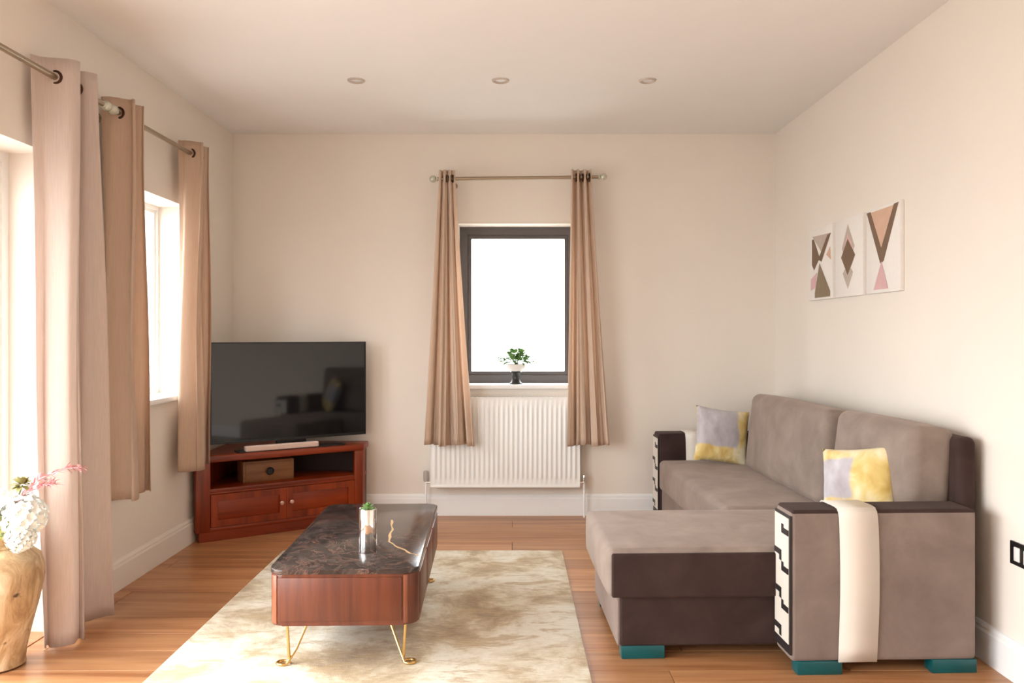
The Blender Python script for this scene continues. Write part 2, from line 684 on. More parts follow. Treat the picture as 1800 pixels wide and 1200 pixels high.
window('window_1', (XL, WIN1[0], 0), PI / 2, WIN1[1] - WIN1[0], SILL, HEAD, M['frame_white'], .022, .020, label='bright window on the left wall between the short curtains')
window('window_2', (WIN2[0], YB, 0), 0, WIN2[1] - WIN2[0], SILL, HEAD + .01, M['frame_dark'], .058, .027, label='small dark framed window on the end wall')
d = window('door_1', (XL, DOOR[0], 0), PI / 2, DOOR[1] - DOOR[0], .004, HEAD, M['frame_white'], .045, .05, sill=False, label='glazed patio door on the left wall behind the long curtain', mull=2)


# ------------------------------------------------------------------ curtain rods
def rod(name, loc, rz, length, label, ends=(True, True), tilt=0, brackets=(.12,), off=.106):
    root = thing(name, label, 'curtain rod', loc, rz)
    root.rotation_euler = (0, tilt, rz)
    link('pole', tube([(0, 0, 0), (length, 0, 0)], .0125, 14), M['rod'], root)
    for e, xx, sg in ((ends[0], 0, -1), (ends[1], length, 1)):
        if e:
            prof = [(.0125, 0), (.016, .004), (.016, .010), (.009, .014)] + \
                   [(.0245 * math.sin(PI * t), .036 - .0245 * math.cos(PI * t)) for t in (.15, .3, .42, .5, .58, .7, .85)] + [(.001, .0606)]
            prof = [(r, xx + sg * z) for r, z in prof]
            link('finial', lathe(prof, 20, 'X'), M['crystal'], root)
    for b in brackets:
        bm = bmesh.new()
        add_tube(bm, [(b, 0, -.004), (b, .02, -.02), (b, off - .008, -.02)], .006, 8)
        bmesh.ops.translate(bm, verts=bm.verts, vec=(0, 0, 0))
        add_tube(bm, [(b, off - .008, -.02), (b, off, -.02)], .022, 16)
        add_tube(bm, [(b - .006, 0, 0), (b + .006, 0, 0)], .0165, 14)
        link('bracket', bm, M['rod'], root)
    return root


RX = -1.88
RZ = 2.334
rod('curtain_rod', (RX, 1.0, RZ), PI / 2, 2.645, 'long metal curtain rod over the patio door with floor length curtain', (True, True), 0, (.1, 1.3, 2.57))
rod('curtain_rod', (RX, 3.775, RZ), PI / 2, 1.06, 'metal curtain rod above the bright window on the left wall', (True, False), 0, (.03, 1.03))
rod('curtain_rod', (-.515, 5.475, 2.348), 0, 1.10, 'short metal curtain rod above the small dark framed window', (True, True), -.012, (.1, 1.02), off=.17)


# ------------------------------------------------------------------ curtains
def curtain(label, loc, rz, top, bot, zt, zb, rodz, folds, amp_t, amp_b, mat, phase=PI / 2, seed=0, bot_shift=0.0, eyelets=True, group=None, relief=1.0):
    """local x along the rod, local y towards the wall; top/bot = (x0, x1) spans"""
    rnd = random.Random(seed)
    root = thing('curtain', label, 'curtain', loc, rz)
    nu, nv = int(folds * 54), 40
    fa = [rnd.uniform(.75, 1.2) for _ in range(int(folds * 2) + 4)]
    wob = [rnd.uniform(-.35, .35) for _ in range(6)]
    bm = bmesh.new()
    grid = []
    for j in range(nv + 1):
        v = j / nv
        z = zt + (zb - zt) * v
        k = v ** 1.15
        rowv = []
        for i in range(nu + 1):
            u = i / nu
            xx = (top[0] + (top[1] - top[0]) * u) * (1 - k) + (bot[0] + (bot[1] - bot[0]) * u) * k
            ph = 2 * PI * folds * u + phase + k * (wob[0] * math.sin(2 * PI * u + wob[1] * 9) + wob[2] * math.sin(4 * PI * u + wob[3] * 9)) * 1.5
            fi = u * folds * 2
            q = fa[int(fi)] * (1 - (fi % 1)) + fa[int(fi) + 1] * (fi % 1)
            a = amp_t * (1 - k) + amp_b * q * k
            s = math.sin(ph)
            # rounded, slightly boxy folds
            s = math.copysign(abs(s) ** .8, s)
            yy = a * s + bot_shift * k + .006 * math.sin(7 * v + 5 * u + seed)
            yy += (.004 + .010 * k) * math.sin(2 * PI * 3.35 * folds * u + seed + 2 * k) + .005 * k * math.sin(2 * PI * 5.7 * folds * u + 2.1 * seed)
            xx += relief * (.009 + .017 * k) * math.sin(2 * PI * 2.9 * folds * u + 1.7 * seed + 1.2 * k) + (.002 + .004 * k) * math.sin(2 * PI * 6.3 * folds * u + seed)
            xx += .35 * a * math.sin(2 * ph) * .35
            zz = z + (.006 * math.sin(ph * .5 + seed) * v)
            rowv.append(bm.verts.new((xx, yy, zz)))
        grid.append(rowv)
    for j in range(nv):
        for i in range(nu):
            bm.faces.new((grid[j][i], grid[j][i + 1], grid[j + 1][i + 1], grid[j + 1][i]))
    o = link('panel', bm, mat, root, angle=80)
    so = o.modifiers.new('thickness', 'SOLIDIFY')
    so.thickness = .003
    so.offset = 0
    # stitched hem
    bm = bmesh.new()
    hem = []
    for jz in (nv - 2, nv):
        pass
    if eyelets:
        for n_ in range(1, int(folds * 2) + 2):
            # crossings of sin(2 pi folds u + phase)
            u = (n_ * PI - phase) / (2 * PI * folds)
            if not 0 < u < 1:
                continue
            xx = top[0] + (top[1] - top[0]) * u
            bm = bmesh.new()
            R = .025
            pts = [(xx, R * math.cos(2 * PI * t / 24), rodz + R * math.sin(2 * PI * t / 24)) for t in range(24)]
            add_tube(bm, pts, .0055, 8, True)
            link('eyelet', bm, M['eyelet'], root)
    return root


curtain('floor length taupe eyelet curtain beside the patio door, glowing with daylight', (RX, 3.23, 0), PI / 2, (0, .235), (-.03, .31), 2.413, .018, RZ, 1.5, .073, .058, M['curtain_daylit'], PI / 2, 3, -.03)
curtain('short taupe eyelet curtain next to the floor length one, before the bright window', (RX, 3.765, 0), PI / 2, (0, .165), (-.03, .26), 2.405, .488, RZ, 1.5, .062, .055, M['curtain'], PI / 2, 8, -.005)
curtain('short taupe eyelet curtain whose hem hangs by the television cabinet', (RX, 4.61, 0), PI / 2, (0, .18), (-.04, .20), 2.405, .492, RZ, 1.5, .055, .050, M['curtain'], PI / 2, 15, -.005)
curtain('short taupe curtain flared over the radiator, between television and potted plant window', (-.45, 5.475, 0), 0, (-.05, .045), (-.15, .178), 2.405, .519, 2.348, 3, .026, .036, M['curtain_pair_lightened'], -PI / 2, 21, relief=.6)
curtain('short taupe curtain hanging straight, between potted plant window and sofa', (.40, 5.475, 0), 0, (0, .135), (-.02, .262), 2.41, .519, 2.357, 3, .03, .034, M['curtain_pair_lightened'], -PI / 2, 30, relief=.6)

# ------------------------------------------------------------------ radiator
RXa, RXb = -.575, .462
rad = thing('radiator', 'white ribbed panel radiator under the small dark framed window', 'radiator', (0, 5.545, 0))
bm = bmesh.new()
nr = 30
z0, z1 = .225, .835
prof = []
pit = (RXb - RXa - .03) / nr
for i in range(nr):
    xa = RXa + .015 + i * pit
    for t, dy in ((0, 0), (.22, 0), (.36, -.009), (.64, -.009), (.78, 0)):
        prof.append((xa + t * pit, dy))
prof.append((RXb - .015, 0))
prof = [(RXa, 0)] + prof + [(RXb, 0)]
lev = [(z0, 0), (z0 + .045, 0), (z0 + .065, 1), (z1 - .065, 1), (z1 - .045, 0), (z1, 0)]
g = [[bm.verts.new((x, dy * k, z)) for x, dy in prof] for z, k in lev]
for a, b in zip(g, g[1:]):
    for i in range(len(prof) - 1):
        bm.faces.new((a[i], a[i + 1], b[i + 1], b[i]))
link('front_panel', bm, M['radiator'], rad, angle=50)
link('rear_panel', box(RXa + .01, RXb - .01, .05, .06, z0 + .01, z1 - .01, .003), M['radiator'], rad)
for xa in (RXa - .003, RXb):
    link('side_cover', box(xa, xa + .003, -.004, .075, z0 - .005, z1 + .004), M['radiator'], rad, smooth=False)
bm = bmesh.new()
add_box(bm, RXa, RXb, -.004, .004, z1 - .002, z1 + .006)
add_box(bm, RXa, RXb, .066, .074, z1 - .002, z1 + .006)
for i in range(40):
    xa = RXa + (i + .5) * (RXb - RXa) / 40
    add_box(bm, xa - .004, xa + .004, .004, .066, z1, z1 + .005)
link('top_grille', bm, M['radiator'], rad, smooth=False)
link('bottom_lip', tube([(RXa, .005, z0 - .004), (RXb, .005, z0 - .004)], .01, 10), M['radiator'], rad)
for xa in (RXa + .12, RXb - .12):
    link('wall_bracket', box(xa - .015, xa + .015, .06, .099, z0 + .05, z1 - .05), M['radiator'], rad, smooth=False)
for xs, sg, nm in ((RXa, -1, 'thermostat_valve'), (RXb, 1, 'lockshield_valve')):
    pr = [(.012, 0), (.017, .004), (.019, .02), (.019, .06), (.016, .074), (.004, .078)] if sg < 0 else [(.010, 0), (.013, .004), (.013, .035), (.010, .045), (.003, .047)]
    v_ = link(nm, lathe([(r, z) for r, z in pr], 16), M['chrome'] if sg > 0 else plain('grey_valve_plastic', srgb(176, 168, 160), .4), rad, (xs + sg * .035, .03, z0 + .025))
    link('valve_body', tube([(xs, .03, z0 + .02), (xs + sg * .035, .03, z0 + .02)], .009, 10), M['chrome'], rad)
    link('pipe', tube([(xs + sg * .035, .03, z0 + .025), (xs + sg * .035, .03, .0)], .0075, 10), M['white_gloss'], rad)

# ------------------------------------------------------------------ plant on the sill
p = thing('potted_plant', 'small bushy green plant in white bowl on black pedestal, on the back window sill', 'plant', (.02, 5.70, SILL))
link('pedestal', lathe([(.046, 0), (.047, .008), (.034, .02), (.027, .045), (.03, .065), (.043, .082), (.045, .088)], 28), M['pot_black'], p)
link('bowl', lathe([(.03, .088), (.05, .094), (.066, .115), (.072, .142), (.069, .142), (.062, .132), (.01, .128)], 32), M['pot_white'], p)
link('soil', lathe([(.001, .127), (.062, .131), (.055, .139), (.001, .143)], 20), M['soil'], p)


def add_leaf(bm, base, d, up, ln, wd, droop=.25, seg=4):
    d = d.normalized()
    s = d.cross(up).normalized()
    nrm = s.cross(d).normalized()
    pv = None
    for i in range(seg + 1):
        t = i / seg
        c_ = base + d * ln * t - Vector((0, 0, 1)) * droop * ln * t * t
        w_ = wd * math.sin(PI * (.08 + .9 * t)) * .5
        rowv = (bm.verts.new(c_ - s * w_ + nrm * w_ * .25), bm.verts.new(c_), bm.verts.new(c_ + s * w_ + nrm * w_ * .25))
        if pv:
            bm.faces.new((pv[0], pv[1], rowv[1], rowv[0]))
            bm.faces.new((pv[1], pv[2], rowv[2], rowv[1]))
        pv = rowv


rnd = random.Random(5)
for mname, cnt, nm in (('leaf', 60, 'dark_foliage'), ('leaf_light', 95, 'light_foliage')):
    bm = bmesh.new()
    for i in range(cnt):
        a = rnd.uniform(0, 2 * PI)
        el = rnd.uniform(.05, 1.35)
        d = Vector((math.cos(a) * math.cos(el), math.sin(a) * math.cos(el) * .8, math.sin(el)))
        base = Vector((0, 0, .15)) + Vector((d.x * rnd.uniform(.05, .15), d.y * rnd.uniform(.02, .07), d.z * rnd.uniform(.02, .09)))
        add_leaf(bm, base, d + Vector((rnd.uniform(-.5, .5), rnd.uniform(-.5, .5), rnd.uniform(-.3, .4))), Vector((.1, .2, 1)), rnd.uniform(.035, .065), rnd.uniform(.022, .036), .4)
    o = link(nm, bm, M[mname], p, angle=80)
    o['kind'] = 'stuff'
bm = bmesh.new()
for i in range(14):
    a = rnd.uniform(0, 2 * PI)
    r = rnd.uniform(.02, .07)
    add_tube(bm, [(0, 0, .135), (r * .4 * math.cos(a), r * .4 * math.sin(a), .17), (r * math.cos(a), r * math.sin(a) * .8, .2 + rnd.uniform(0, .03))], .0018, 5)
link('stems', bm, M['stem'], p)

# ------------------------------------------------------------------ television corner
ca, sa = .838, .5457
ANG = math.atan2(sa, ca)
C0 = Vector((-1.937, 4.862))


def loc2(x, y):
    dx, dy = x - C0.x, y - C0.y
    return (dx * ca + dy * sa, -dx * sa + dy * ca)


cab = thing('tv_cabinet', 'dark red mahogany corner cabinet with open shelf and two doors under the television', 'cabinet', (C0.x, C0.y, 0), ANG)
L = 1.085
bl, br, lf = loc2(-1.967, 5.622), loc2(-1.025, 5.622), loc2(-1.967, 4.905)
foot = [(0, 0), (L, 0), (br[0], br[1]), bl, lf]


def inset(poly, d):
    c_ = Vector((sum(q[0] for q in poly) / len(poly), sum(q[1] for q in poly) / len(poly)))
    return [tuple(Vector(q) + (c_ - Vector(q)).normalized() * d) for q in poly]


link('plinth', prism(inset(foot, .02), 0, .06), M['mahogany'], cab, smooth=False)
link('bottom_board', prism(inset(foot, .008), .06, .085, .004), M['mahogany'], cab)
link('shelf_board', prism(inset(foot, .008), .30, .325, .004), M['mahogany'], cab)
tb = link('top_board', prism(inset(foot, -.004), .487, .53, .008), M['mahogany'], cab)


def panel_wall(a, b, z0, z1, t=.018):
    a, b = Vector(a), Vector(b)
    d_ = (b - a).normalized()
    n_ = Vector((-d_.y, d_.x)) * t
    return prism([tuple(a), tuple(b), tuple(b + n_), tuple(a + n_)], z0, z1)


ins = inset(foot, .012)
link('side_panel', panel_wall(ins[1], ins[2], .085, .487), M['mahogany_v'], cab, smooth=False)
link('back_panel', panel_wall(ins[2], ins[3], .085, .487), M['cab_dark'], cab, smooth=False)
link('side_panel', panel_wall(ins[3], ins[4], .085, .487), M['mahogany_v'], cab, smooth=False)
# canted corner posts
link('corner_post', prism([lf, (0, 0), (.085, 0), (.085, .03), (.03, .06)], .06, .487, .003), M['mahogany_v'], cab)
link('corner_post', prism([(L - .06, 0), (L, 0), (L + .01, .03), (L - .06, .03)], .06, .487, .003), M['mahogany_v'], cab)
link('middle_rail', box(.085, L - .06, .0, .018, .29, .302, .002), M['mahogany'], cab)
x0, x1 = .088, L - .063
mid = (x0 + x1) / 2
for a, b, kx in ((x0, mid - .001, mid - .032), (mid + .001, x1, mid + .032)):
    bm = bmesh.new()
    zA, zB, fr = .088, .288, .042
    add_box(bm, a, a + fr, -.002, .018, zA, zB)
    add_box(bm, b - fr, b, -.002, .018, zA, zB)
    add_box(bm, a + fr, b - fr, -.002, .018, zA, zA + fr)
    add_box(bm, a + fr, b - fr, -.002, .018, zB - fr, zB)
    dr = link('door', bm, M['mahogany_v'], cab, smooth=False)
    fp = link('raised_panel', box(a + fr - .002, b - fr + .002, .006, .016, zA + fr - .002, zB - fr + .002, .004), M['mahogany'], dr)
    link('knob', lathe([(.006, 0), (.006, -.010), (.013, -.016), (.014, -.022), (.010, -.028), (.001, -.030)], 16, 'Y'), M['knob'], dr, (kx, -.002, .195))

# small box on the open shelf
bx = thing('wooden_box', 'light brown wooden box with round dark knob on the cabinet\'s open shelf', 'box', (C0.x + .47 * ca - .09 * sa, C0.y + .47 * sa + .09 * ca, .325), ANG)
link('case', box(-.165, .165, 0, .15, 0, .135, .004), M['box_wood'], bx)
link('front_panel', box(-.15, .15, -.006, .002, .012, .123, .003), M['box_wood'], bx)
link('knob', lathe([(.012, 0), (.012, -.008), (.024, -.012), (.025, -.022), (.018, -.028), (.001, -.029)], 20, 'Y'), M['black_plastic'], bx, (0, -.006, .068))

# television
tv = thing('television', 'large black flat screen television standing on the corner cabinet', 'television', (-1.895, 4.975, .53), ANG)
TW, TZ0, TZ1 = 1.035, .058, .70
link('back_housing', box(.003, TW - .003, .004, .03, TZ0 + .003, TZ1 - .003, .006), M['black_plastic'], tv)
bm = bmesh.new()
e = .009
for q in ((0, e, TZ0, TZ1), (TW - e, TW, TZ0, TZ1), (e, TW - e, TZ0, TZ0 + .016), (e, TW - e, TZ1 - e, TZ1)):
    add_box(bm, q[0], q[1], -.008, .006, q[2], q[3])
link('bezel', bm, M['black_plastic'], tv, smooth=False)
link('screen', box(e - .001, TW - e + .001, -.005, .003, TZ0 + .015, TZ1 - e + .001), M['screen'], tv, smooth=False)
link('electronics_hump', box(.27, .76, .028, .06, TZ0 + .05, TZ0 + .36, .012), M['black_plastic'], tv)
link('neck', box(TW / 2 - .10, TW / 2 + .10, .003, .028, .008, TZ0 + .08, .006), M['black_plastic'], tv)
link('base_plate', prism(round_rect(TW / 2 - .36, TW / 2 + .36, -.055, .05, .02), 0, .012, .003), M['black_plastic'], tv)

sb = thing('soundbar', 'slim pale bar lying in front of the television on the cabinet top', 'soundbar', (C0.x + .30 * ca - .022 * sa, C0.y + .30 * sa + .022 * ca, .53), ANG)
link('case', rbox(.24, .012, .022, .48, .04, .036, .008), M['soundbar'], sb)
for q in (.03, .45):
    link('foot', box(q - .015, q + .015, .0, .024, 0, .005), M['black_plastic'], sb, smooth=False)

# ------------------------------------------------------------------ rug
rg = link('rug', prism(round_rect(-1.352, .288, 2.36, 4.683, .01, 2), 0.0, .011, .003), M['rug'])
tag(rg, 'cream and gold abstract patterned rug beneath the coffee table', 'rug')

# ------------------------------------------------------------------ coffee table
RT = .011
TR = .030
ct = thing('coffee_table', 'long low walnut coffee table with dark marble top and gold legs, on the rug', 'table', (-.640, 2.995, RT), TR)
hw, ln = .283, 1.165
zb_, zt_ = .172, .384
body = round_rect(-hw + .003, hw - .003, .003, ln - .003, .055, 8)
link('body', prism(body, zb_, zt_ - .018, .006), M['walnut'], ct)
link('marble_top', prism(round_rect(-hw, hw, 0, ln, .058, 8), zt_ - .018, zt_, .004), M['marble'], ct)
# front drawer face, corner beads, side panels
link('front_panel', box(-hw + .038, hw - .062, -.001, .012, zb_ + .018, zt_ - .030, .003), M['walnut'], ct)
link('corner_strip', prism([(-hw + .012, .018), (-hw + .034, .002), (-hw + .040, .012), (-hw + .02, .03)], zb_ + .008, zt_ - .022, .003), M['walnut_strip'], ct)
link('corner_strip', prism([(hw - .056, -.0015), (hw - .040, .004), (hw - .046, .016), (hw - .058, .012)], zb_ + .008, zt_ - .022, .003), M['walnut_strip'], ct)
for k in range(3):
    ya = .075 + k * .345
    for sg in (-1, 1):
        xs = sorted((sg * (hw - .010), sg * (hw + .0005)))
        link('side_panel', box(xs[0], xs[1], ya, ya + .325, zb_ + .018, zt_ - .030, .003), M['walnut'], ct)
# gold vein inlay
pts = [(.235, .735), (.205, .66), (.150, .52), (.158, .40), (.185, .32), (.215, .235), (.26, .165)]
pts = [(.085, .80), (.098, .70), (.112, .60), (.112, .50), (.125, .40), (.155, .335), (.20, .27), (.232, .215), (.268, .185)]
bm = bmesh.new()
fine = []
for a, b in zip(pts, pts[1:]):
    for i in range(4):
        t = i / 4
        fine.append(Vector((a[0] + (b[0] - a[0]) * t, a[1] + (b[1] - a[1]) * t)))
fine.append(Vector(pts[-1]))
L0, L1 = [], []
for i, q in enumerate(fine):
    d_ = (fine[min(i + 1, len(fine) - 1)] - fine[max(i - 1, 0)]).normalized()
    n_ = Vector((-d_.y, d_.x))
    w_ = .0048 + .0022 * math.sin(i * .9) * math.sin(i * .37)
    q = q + n_ * .002 * math.sin(i * 1.1)
    L0.append(bm.verts.new((q.x + n_.x * w_, q.y + n_.y * w_, zt_ + .0004)))
    L1.append(bm.verts.new((q.x - n_.x * w_, q.y - n_.y * w_, zt_ + .0004)))
for i in range(len(L0) - 1):
    bm.faces.new((L0[i], L0[i + 1], L1[i + 1], L1[i]))
link('gold_vein', bm, M['gold_line'], ct)
# hairpin legs with a ring foot
for sxg in (-1, 1):
    for yy, syg in ((.075, 1), (ln - .075, -1)):
        fx, fy = sxg * (hw - .045), yy
        rr = .024
        path = [(sxg * (hw - .055), yy - .0 * syg, zb_)]
        cx_, cy_ = fx + (.004) * sxg, fy
        for i in range(0, 15):
            a = PI + 2 * PI * i / 16 if sxg > 0 else -2 * PI * i / 16
            path.append((cx_ + rr * math.cos(a), cy_ - rr * .8 * syg * math.sin(a), .0065))
        path.append((sxg * (hw - .085), yy + .03 * syg, .05))
        path.append((sxg * (hw - .135), yy + .06 * syg, zb_))
        lg = link('leg', tube(path, .0055, 10), M['gold'], ct)
        link('mounting_plate', box(sxg * (hw - .10) - .05, sxg * (hw - .10) + .05, yy - .03, yy + .075, zb_ - .004, zb_ + .001), M['gold'], lg, smooth=False)

va = thing('vase', 'small chrome cylinder vase with green succulent, on the dark marble table', 'vase', (-.592, 3.245, RT + zt_))
link('cylinder', lathe([(.034, 0), (.036, .003), (.036, .172), (.034, .176), (.031, .174), (.031, .15), (.001, .148)], 40), M['chrome'], va)
bm = bmesh.new()
rnd = random.Random(11)
for ringi, (n_, el, l_) in enumerate(((7, .35, .042), (6, .75, .036), (5, 1.15, .03), (3, 1.4, .026))):
    for i in range(n_):
        a = 2 * PI * i / n_ + ringi * .5
        d = Vector((math.cos(a) * math.cos(el), math.sin(a) * math.cos(el), math.sin(el)))
        add_leaf(bm, Vector((0, 0, .166 + .004 * ringi)), d, Vector((0, 0, 1)), l_, .02, .1)
link('succulent', bm, M['leaf_light'], va, angle=80)
link('stem', tube([(0, 0, .148), (0, 0, .185)], .006, 8), M['stem'], va)

# ------------------------------------------------------------------ sofa
SR = math.radians(1.8)
sf = thing('corner_sofa', 'taupe velvet corner sofa with chaise, white key trimmed arms and teal feet, along right wall', 'sofa', (1.042, 2.985, 0), SR)
AD = .71


def arm(y0, near):
    y1 = y0 + .16
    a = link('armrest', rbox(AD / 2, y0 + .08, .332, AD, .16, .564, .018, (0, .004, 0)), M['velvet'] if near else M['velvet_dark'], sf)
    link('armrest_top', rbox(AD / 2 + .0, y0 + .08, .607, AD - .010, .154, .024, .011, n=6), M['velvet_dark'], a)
    # white band draped over the arm
    path = [(y0 - .007, .052), (y0 - .009, .30), (y0 - .008, .56), (y0 - .006, .592), (y0 - .001, .612), (y0 + .012, .624), (y0 + .04, .6265), (y0 + .12, .6265), (y0 + .148, .624), (y0 + .162, .612), (y0 + .168, .592), (y0 + .168, .44)]
    bm = bmesh.new()
    fine_ = []
    for q, w_ in zip(path, path[1:]):
        for i in range(5):
            t = i / 5
            fine_.append((q[0] + (w_[0] - q[0]) * t, q[1] + (w_[1] - q[1]) * t))
    fine_.append(path[-1])
    A, B = [], []
    for i, (yy, zz) in enumerate(fine_):
        s = .012 * math.sin(max(0, min(1, (zz - .05) / .57)) * PI * .9) if yy < y0 + .08 else 0
        A.append(bm.verts.new((.176 + s * .6, yy, zz)))
        B.append(bm.verts.new((.322 + s * .8, yy, zz)))
    for i in range(len(A) - 1):
        bm.faces.new((A[i], B[i], B[i + 1], A[i + 1]))
    o = link('white_band', bm, M['white_band'], a, angle=60)
    m_ = o.modifiers.new('thickness', 'SOLIDIFY')
    m_.thickness = .005
    m_.offset = 0
    # key patterned front panel on the end of the arm
    link('panel_border', box(-.004, .004, y0 + .002, y1 - .002, .075, .596, .001), M['key_black'], a, smooth=False)
    link('key_panel', box(-.007, .0, y0 + .012, y1 - .008, .112, .585, .001), M['white_band'], a, smooth=False)
    for zc in (.530, .385, .240):
        bm = prism([(y0 + .012, zc - .011), (y0 + .078, zc - .011), (y0 + .078, zc + .024), (y0 + .058, zc + .024), (y0 + .058, zc + .011), (y0 + .012, zc + .011)], -.0088, -.005)
        bmesh.ops.transform(bm, matrix=Matrix(((0, 0, 1, 0), (1, 0, 0, 0), (0, 1, 0, 0), (0, 0, 0, 1))), verts=bm.verts)
        link('key_bar', bm, M['key_black'], a, smooth=False)
        zc -= .09
        bm = prism([(y0 + .080, zc - .030), (y0 + .100, zc - .030), (y0 + .100, zc - .011), (y1 - .008, zc - .011), (y1 - .008, zc + .011), (y0 + .080, zc + .011)], -.0088, -.005)
        bmesh.ops.transform(bm, matrix=Matrix(((0, 0, 1, 0), (1, 0, 0, 0), (0, 1, 0, 0), (0, 0, 0, 1))), verts=bm.verts)
        link('key_bar', bm, M['key_black'], a, smooth=False)
    return a


arm(0, True)
arm(2.32, False)
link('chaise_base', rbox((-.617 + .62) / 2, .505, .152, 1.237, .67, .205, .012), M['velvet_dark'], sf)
cl = link('chaise_cushion', rbox((-.668 + .60) / 2, .507, .340, 1.268, .71, .195, .030, (0.012, 0, .010)), M['velvet_top'], sf)
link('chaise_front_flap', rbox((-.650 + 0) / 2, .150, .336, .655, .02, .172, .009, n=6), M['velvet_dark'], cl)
link('chaise_side_panel', rbox(-.620, .507, .152, .012, .66, .200, .004, n=4), M['velvet'], sf)
link('seat_base', rbox(.33, 1.59, .152, .62, 1.46, .205, .012), M['velvet'], sf)
link('seat_cushion', rbox(.315, 1.592, .345, .63, 1.455, .200, .032, (.006, 0, .012)), M['velvet_top'], sf)
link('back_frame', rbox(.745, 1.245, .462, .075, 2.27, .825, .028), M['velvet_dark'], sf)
for yc, wy, xc, th in ((1.435, 1.10, .575, .18), (.530, .715, .632, .185)):
    o = link('back_cushion', rbox(0, 0, 0, th, wy, .47, .048, (.035, .0, .006), n=14), M['velvet_top'], sf, (xc, yc, .672), (0, math.radians(6), 0))
# block feet
for (fx, fy) in ((.024, .002), (.540, .002), (.014, 2.41), (.530, 2.41), (-.610, .172), (-.610, .775)):
    link('foot', box(fx, fx + .172, fy, fy + .06, 0, .052, .004), M['teal'], sf)


def pillow(name, label, loc, rot, w_, h_, t_, mat):
    n_ = 22
    bm = bmesh.new()
    sides = []
    for sg in (-1, 1):
        grid = []
        for i in range(n_ + 1):
            u = -1 + 2 * i / n_
            rowv = []
            for j in range(n_ + 1):
                v = -1 + 2 * j / n_
                th = t_ / 2 * (max(0, 1 - u * u) * max(0, 1 - v * v)) ** .42
                px = w_ / 2 * u * (1 - .07 * (1 - v * v))
                pz = h_ / 2 * v * (1 - .07 * (1 - u * u))
                th += .004 * noise.noise(Vector((u * 3, v * 3, sg * 2.0))) * (1 if th > .01 else 0)
                rowv.append(bm.verts.new((px, sg * th, pz + h_ / 2)))
            grid.append(rowv)
        for i in range(n_):
            for j in range(n_):
                bm.faces.new((grid[i][j], grid[i + 1][j], grid[i + 1][j + 1], grid[i][j + 1]))
    bmesh.ops.remove_doubles(bm, verts=bm.verts, dist=1e-5)
    o = link(name, bm, mat, None, loc, rot, angle=80)
    tag(o, label, 'cushion')
    return o


pillow('throw_pillow', 'grey and yellow throw pillow at the far end of the sofa, against the far arm', (1.325, 5.085, .455), (math.radians(-16), math.radians(8), math.radians(4)), .36, .36, .12, M['pillow'])
pillow('throw_pillow', 'yellow and grey throw pillow against the back cushion behind the near arm', (1.450, 3.325, .452), (math.radians(-21), math.radians(-9), math.radians(-44)), .33, .37, .16, M['pillow_near'])

# ------------------------------------------------------------------ wall socket
so = thing('light_switch', 'black switch plate with white rocker, low on the wall beyond the sofa arm', 'switch', (XR, 2.965, .472), -PI / 2)
link('plate', box(0, .146, -.008, 0, -.043, .043, .003), M['socket_black'], so)
link('rocker', box(.030, .062, -.013, -.006, -.026, .026, .003), M['white_plastic'], so)
link('rocker', box(.086, .118, -.013, -.006, -.026, .026, .003), M['white_plastic'], so)


# ------------------------------------------------------------------ wall canvases
def poly_plate(pts_, y_, m_, parent, name):
    bm = bmesh.new()
    a = [bm.verts.new((q[0], y_, q[1])) for q in pts_]
    b = [bm.verts.new((q[0], y_ + .0006, q[1])) for q in pts_]
    bm.faces.new(a)
    bm.faces.new(b[::-1])
    for i in range(len(a)):
        j = (i + 1) % len(a)
        bm.faces.new((a[i], a[j], b[j], b[i]))
    return link(name, bm, m_, parent, smooth=False)


CW, CH = .36, .432
designs = [
    ('white canvas with brown crossed bars over an olive triangle, nearest the window wall', 4.936, [
        ([(.16, .90), (.92, .88), (.54, .66)], 'print_grey', 'printed_triangle'),
        ([(.14, .86), (.22, .86), (.50, .56), (.42, .54), (.24, .42), (.14, .50)], 'print_brown', 'printed_chevron'),
        ([(.80, .86), (.95, .88), (.56, .52), (.42, .56)], 'print_brown', 'printed_bar'),
        ([(.92, .70), (.95, .52), (.76, .60)], 'print_tan', 'printed_triangle'),
        ([(.10, .30), (.36, .38), (.30, .18), (.10, .14)], 'print_pink', 'printed_triangle'),
        ([(.48, .50), (.92, .10), (.92, .03), (.28, .03), (.28, .10)], 'print_olive', 'printed_triangle')]),
    ('white canvas with a single brown diamond, in the middle of the three', 4.536, [
        ([(.48, .92), (.72, .62), (.48, .40), (.26, .62)], 'print_grey', 'printed_diamond'),
        ([(.48, .80), (.66, .60), (.48, .44), (.32, .60)], 'print_pink', 'printed_diamond'),
        ([(.48, .42), (.66, .30), (.48, .10), (.30, .30)], 'print_grey', 'printed_diamond'),
        ([(.48, .73), (.74, .51), (.48, .27), (.24, .51)], 'print_brown', 'printed_diamond')]),
    ('white canvas with a large brown V above a pink triangle, nearest the viewer', 4.136, [
        ([(.02, .96), (.96, .965), (.48, .36)], 'print_tan', 'printed_triangle'),
        ([(.02, .97), (.14, .97), (.48, .50), (.52, .36), (.44, .34)], 'print_brown', 'printed_bar'),
        ([(.84, .975), (.97, .98), (.54, .36), (.46, .34), (.46, .50)], 'print_brown', 'printed_bar'),
        ([(.48, .36), (.68, .04), (.24, .04)], 'print_pink', 'printed_triangle')]),
]
for label, ys, shapes in designs:
    cv = thing('canvas_print', label, 'picture', (XR, ys, 1.487), -PI / 2, 'three canvas prints over the sofa')
    link('canvas', box(0, CW, -.022, 0, 0, CH, .003), M['canvas'], cv)
    for k, (pp, mm, nm) in enumerate(shapes):
        poly_plate([(q[0] * CW, q[1] * CH) for q in pp], -.0228 - .0004 * k, M[mm], cv, nm)

